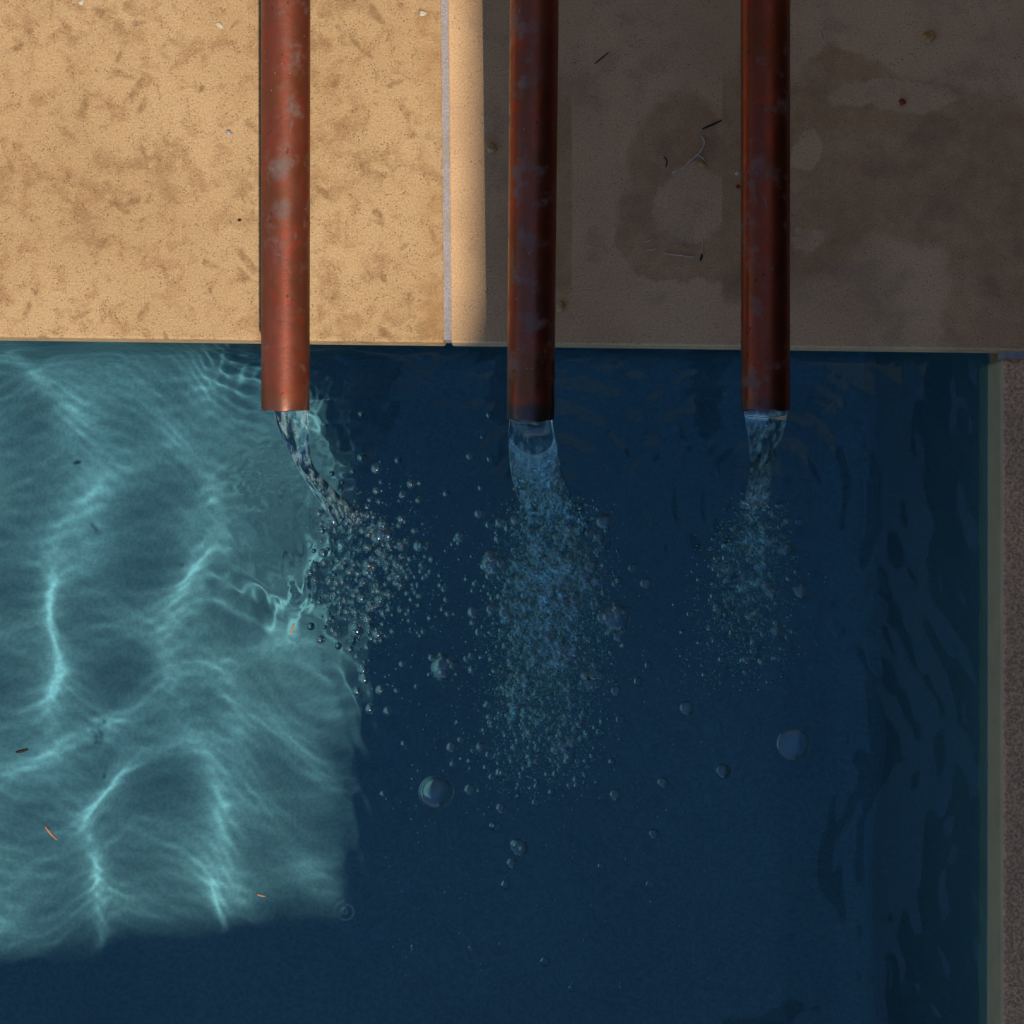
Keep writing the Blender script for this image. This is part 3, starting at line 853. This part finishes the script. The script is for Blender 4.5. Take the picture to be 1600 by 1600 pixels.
def tube(name, pts, rads, n=8, mat=None, parent=None):
    pts = [Vector(p) for p in pts]
    V = []
    for i_, p in enumerate(pts):
        d = (pts[min(i_ + 1, len(pts) - 1)] - pts[max(i_ - 1, 0)]).normalized()
        a_ = d.orthogonal().normalized(); b_ = d.cross(a_)
        # keep the frame from flipping
        ref = Vector((0.31, 0.17, 0.93)); a_ = (ref - d * ref.dot(d)).normalized(); b_ = d.cross(a_)
        for q in range(n):
            th = 2 * math.pi * q / n
            V.append(tuple(p + (a_ * math.cos(th) + b_ * math.sin(th)) * rads[i_]))
    Fc = [(i_ * n + q, i_ * n + (q + 1) % n, (i_ + 1) * n + (q + 1) % n, (i_ + 1) * n + q) for i_ in range(len(pts) - 1) for q in range(n)]
    me = np_mesh(name, V, Fc)
    bm = bmesh.new(); bm.from_mesh(me); bm.verts.ensure_lookup_table()
    bm.faces.new([bm.verts[q] for q in reversed(range(n))]); bm.faces.new([bm.verts[(len(pts) - 1) * n + q] for q in range(n)])
    bmesh.ops.recalc_face_normals(bm, faces=list(bm.faces)); bm.to_mesh(me); bm.free()
    return link(name, me, mat, parent)
# ------------------------------------------------------------------ bits lying on the stone and drifting on the water
D_TAN = mat_plain('tan_pebble', (0.55, 0.36, 0.15), (0.38, 0.22, 0.08), 160)
D_GREY = mat_plain('grey_pebble', (0.42, 0.36, 0.38), (0.3, 0.26, 0.27), 160)
D_RED = mat_plain('red_husk', (0.35, 0.055, 0.02), (0.2, 0.03, 0.015), 160)
D_DARK = mat_plain('dark_twig', (0.03, 0.02, 0.014), (0.015, 0.01, 0.008), 160)
D_PALE = mat_plain('dry_stalk', (0.62, 0.55, 0.42), (0.5, 0.42, 0.3), 160)
D_BARK = mat_plain('orange_sliver', (0.55, 0.24, 0.12), (0.4, 0.16, 0.08), 160)
def pebble(px, py, rx, ry, ang, mat, label, group='pebbles on the coping', name='pebble', cat='pebble', hgt=0.6):
    q = CZ / F
    bm = bmesh.new(); bmesh.ops.create_icosphere(bm, subdivisions=3, radius=1.0)
    rng = np.random.default_rng(int(px * 7 + py))
    K = rng.normal(0, 1.3, (7, 3)); P_ = rng.uniform(0, 6.28, 7)
    for v_ in bm.verts:
        f = 1 + 0.13 * sum(math.sin(float(K[i_] @ np.array(v_.co)) * 1.6 + P_[i_]) for i_ in range(7)) / 2
        v_.co = Vector((v_.co.x * rx * q * f, v_.co.y * ry * q * f, v_.co.z * min(rx, ry) * hgt * q * f))
    zmin = min(v_.co.z for v_ in bm.verts)
    for v_ in bm.verts: v_.co.z -= zmin
    for f_ in bm.faces: f_.smooth = len(bm.faces) > 0 and rng.random() > 0.3
    me = bpy.data.meshes.new(name); bm.to_mesh(me); bm.free()
    o = link(name, me, mat)
    p = at(px, py); o.location = (p.x, p.y, -0.0003); o.rotation_euler = (0, 0, math.radians(ang))
    tag(o, label, cat, group)
pebble(1449, 59, 12, 7.5, 28, D_TAN, 'largest tan pebble on the shaded slab near the wall')
pebble(876, 480, 7.5, 8, 10, D_TAN, 'tan pebble touching the half-shaded pipe near the pool edge')
pebble(768, 232, 9, 7, -30, D_TAN, 'brown pebble in the shadow beside the stone joint')
pebble(660, 22, 6, 4.5, 0, D_PALE, 'pale pebble on the sandy slab close to the joint')
pebble(343, 40, 6.5, 3, -40, D_PALE, 'thin pale chip of stone on the sandy slab')
pebble(128, 4, 4.5, 4, 0, D_PALE, 'small pale pebble at the far edge of the sandy slab')
pebble(358, 208, 5, 4, 0, D_GREY, 'lilac grey pebble beside the sunlit pipe')
pebble(1409, 160, 5.5, 5.5, 0, D_RED, 'red seed husk on the pale damp ring of the slab', 'husks on the coping', 'seed_husk', 'seed husk')
pebble(1153, 292, 4, 3, 20, D_RED, 'small dark red husk touching the shaded pipe', 'husks on the coping', 'seed_husk', 'seed husk')
pebble(1152, 271, 3, 3, 0, D_PALE, 'tiny white pebble touching the shaded pipe')
pebble(1098, 258, 6, 4, -20, D_TAN, 'brown pebble in the drying patch between the shaded pipes')
pebble(374, 344, 3, 2, 30, D_DARK, 'tiny dark seed on the sandy slab beside the sunlit pipe', 'husks on the coping', 'seed_husk', 'seed husk')
def twig(pts, r, mat, label, name='twig', cat='twig', group='twigs and stalks on the coping', z=0.0):
    q = (CZ - z) / F
    c = at(sum(p[0] for p in pts) / len(pts), sum(p[1] for p in pts) / len(pts), z)
    P_ = []
    n = len(pts)
    for i_ in range((n - 1) * 4 + 1):
        t = i_ / 4; k_ = min(int(t), n - 2); u = t - k_
        g = lambda j_: Vector(pts[max(0, min(n - 1, j_))])
        p = 0.5 * ((2 * g(k_)) + (-g(k_ - 1) + g(k_ + 1)) * u + (2 * g(k_ - 1) - 5 * g(k_) + 4 * g(k_ + 1) - g(k_ + 2)) * u * u + (-g(k_ - 1) + 3 * g(k_) - 3 * g(k_ + 1) + g(k_ + 2)) * u ** 3)
        w_ = at(p[0], p[1], z)
        P_.append((w_.x - c.x, w_.y - c.y, r * q * (0.9 + 0.5 * math.sin(1.7 * i_ + pts[0][0]) ** 2)))
    m_ = len(P_)
    o = tube(name, P_, [r * q * (0.35 + 0.65 * math.sin(math.pi * (0.12 + 0.8 * i_ / (m_ - 1)))) for i_ in range(m_)], 6, mat)
    o.location = c
    tag(o, label, cat, group)
twig([(1097, 202), (1113, 195), (1128, 188)], 1.6, D_DARK, 'straight black twig between the shaded pipes')
twig([(929, 100), (940, 91), (951, 82)], 1.0, D_DARK, 'short thin dark twig near the wall between the shaded pipes')
twig([(1096, 212), (1101, 224), (1092, 240), (1078, 252), (1068, 262), (1050, 270)], 1.7, D_PALE, 'crooked white root lying across the drying patch')
twig([(1086, 241), (1098, 247), (1104, 257)], 1.1, D_PALE, 'short side shoot beside the crooked white root', 'dry_stalk', 'stalk')
twig([(1006, 378), (1014, 376), (1021, 373)], 1.0, D_PALE, 'tiny pale curl at the corner of the damp patch', 'dry_stalk', 'stalk')
twig([(1010, 391), (1020, 390), (1027, 387)], 1.1, D_PALE, 'second tiny pale curl at the corner of the damp patch', 'dry_stalk', 'stalk')
twig([(1037, 396), (1062, 399), (1088, 402)], 1.1, D_PALE, 'long straight straw along the rim of the damp patch', 'dry_stalk', 'stalk')
twig([(1099, 374), (1098, 388), (1098, 399)], 0.9, D_PALE, 'pale stalk beside the end of the long straw', 'dry_stalk', 'stalk')
twig([(1094, 408), (1097, 397)], 1.6, D_DARK, 'stub of dark twig at the end of the long straw')
twig([(1037, 245), (1042, 252), (1040, 262)], 1.0, D_DARK, 'forked black twig end beside the crooked white root')
twig([(1278, 45), (1282, 55), (1288, 67)], 0.7, D_PALE, 'hair-thin pale stalk beside the shaded pipe near the wall', 'dry_stalk', 'stalk')
twig([(1290, 40), (1286, 47), (1283, 54)], 0.6, D_PALE, 'short pale hair crossing the hair-thin stalk', 'dry_stalk', 'stalk')
FG = 'bits floating on the pool'
zf = WZ + 0.001
def fz(px, py): return wz(at(px, py, WZ)) + 0.0004
twig([(454, 990), (457, 982), (460, 974)], 1.6, D_BARK, 'pinkish splinter floating near the thin slanting stream', 'floating_splinter', 'splinter', FG, fz(457, 982))
twig([(71, 1291), (80, 1302), (90, 1312)], 2.0, D_BARK, 'orange brown bark sliver floating on the sunlit water', 'floating_splinter', 'splinter', FG, fz(80, 1302))
twig([(402, 1397), (409, 1399), (415, 1400)], 1.6, D_BARK, 'short orange splinter floating by the lower shadow edge', 'floating_splinter', 'splinter', FG, fz(408, 1398))
twig([(26, 1175), (35, 1173), (44, 1170)], 3.0, D_DARK, 'small dark seed pod floating on the sunlit water', 'floating_seed', 'seed pod', FG, fz(35, 1173))
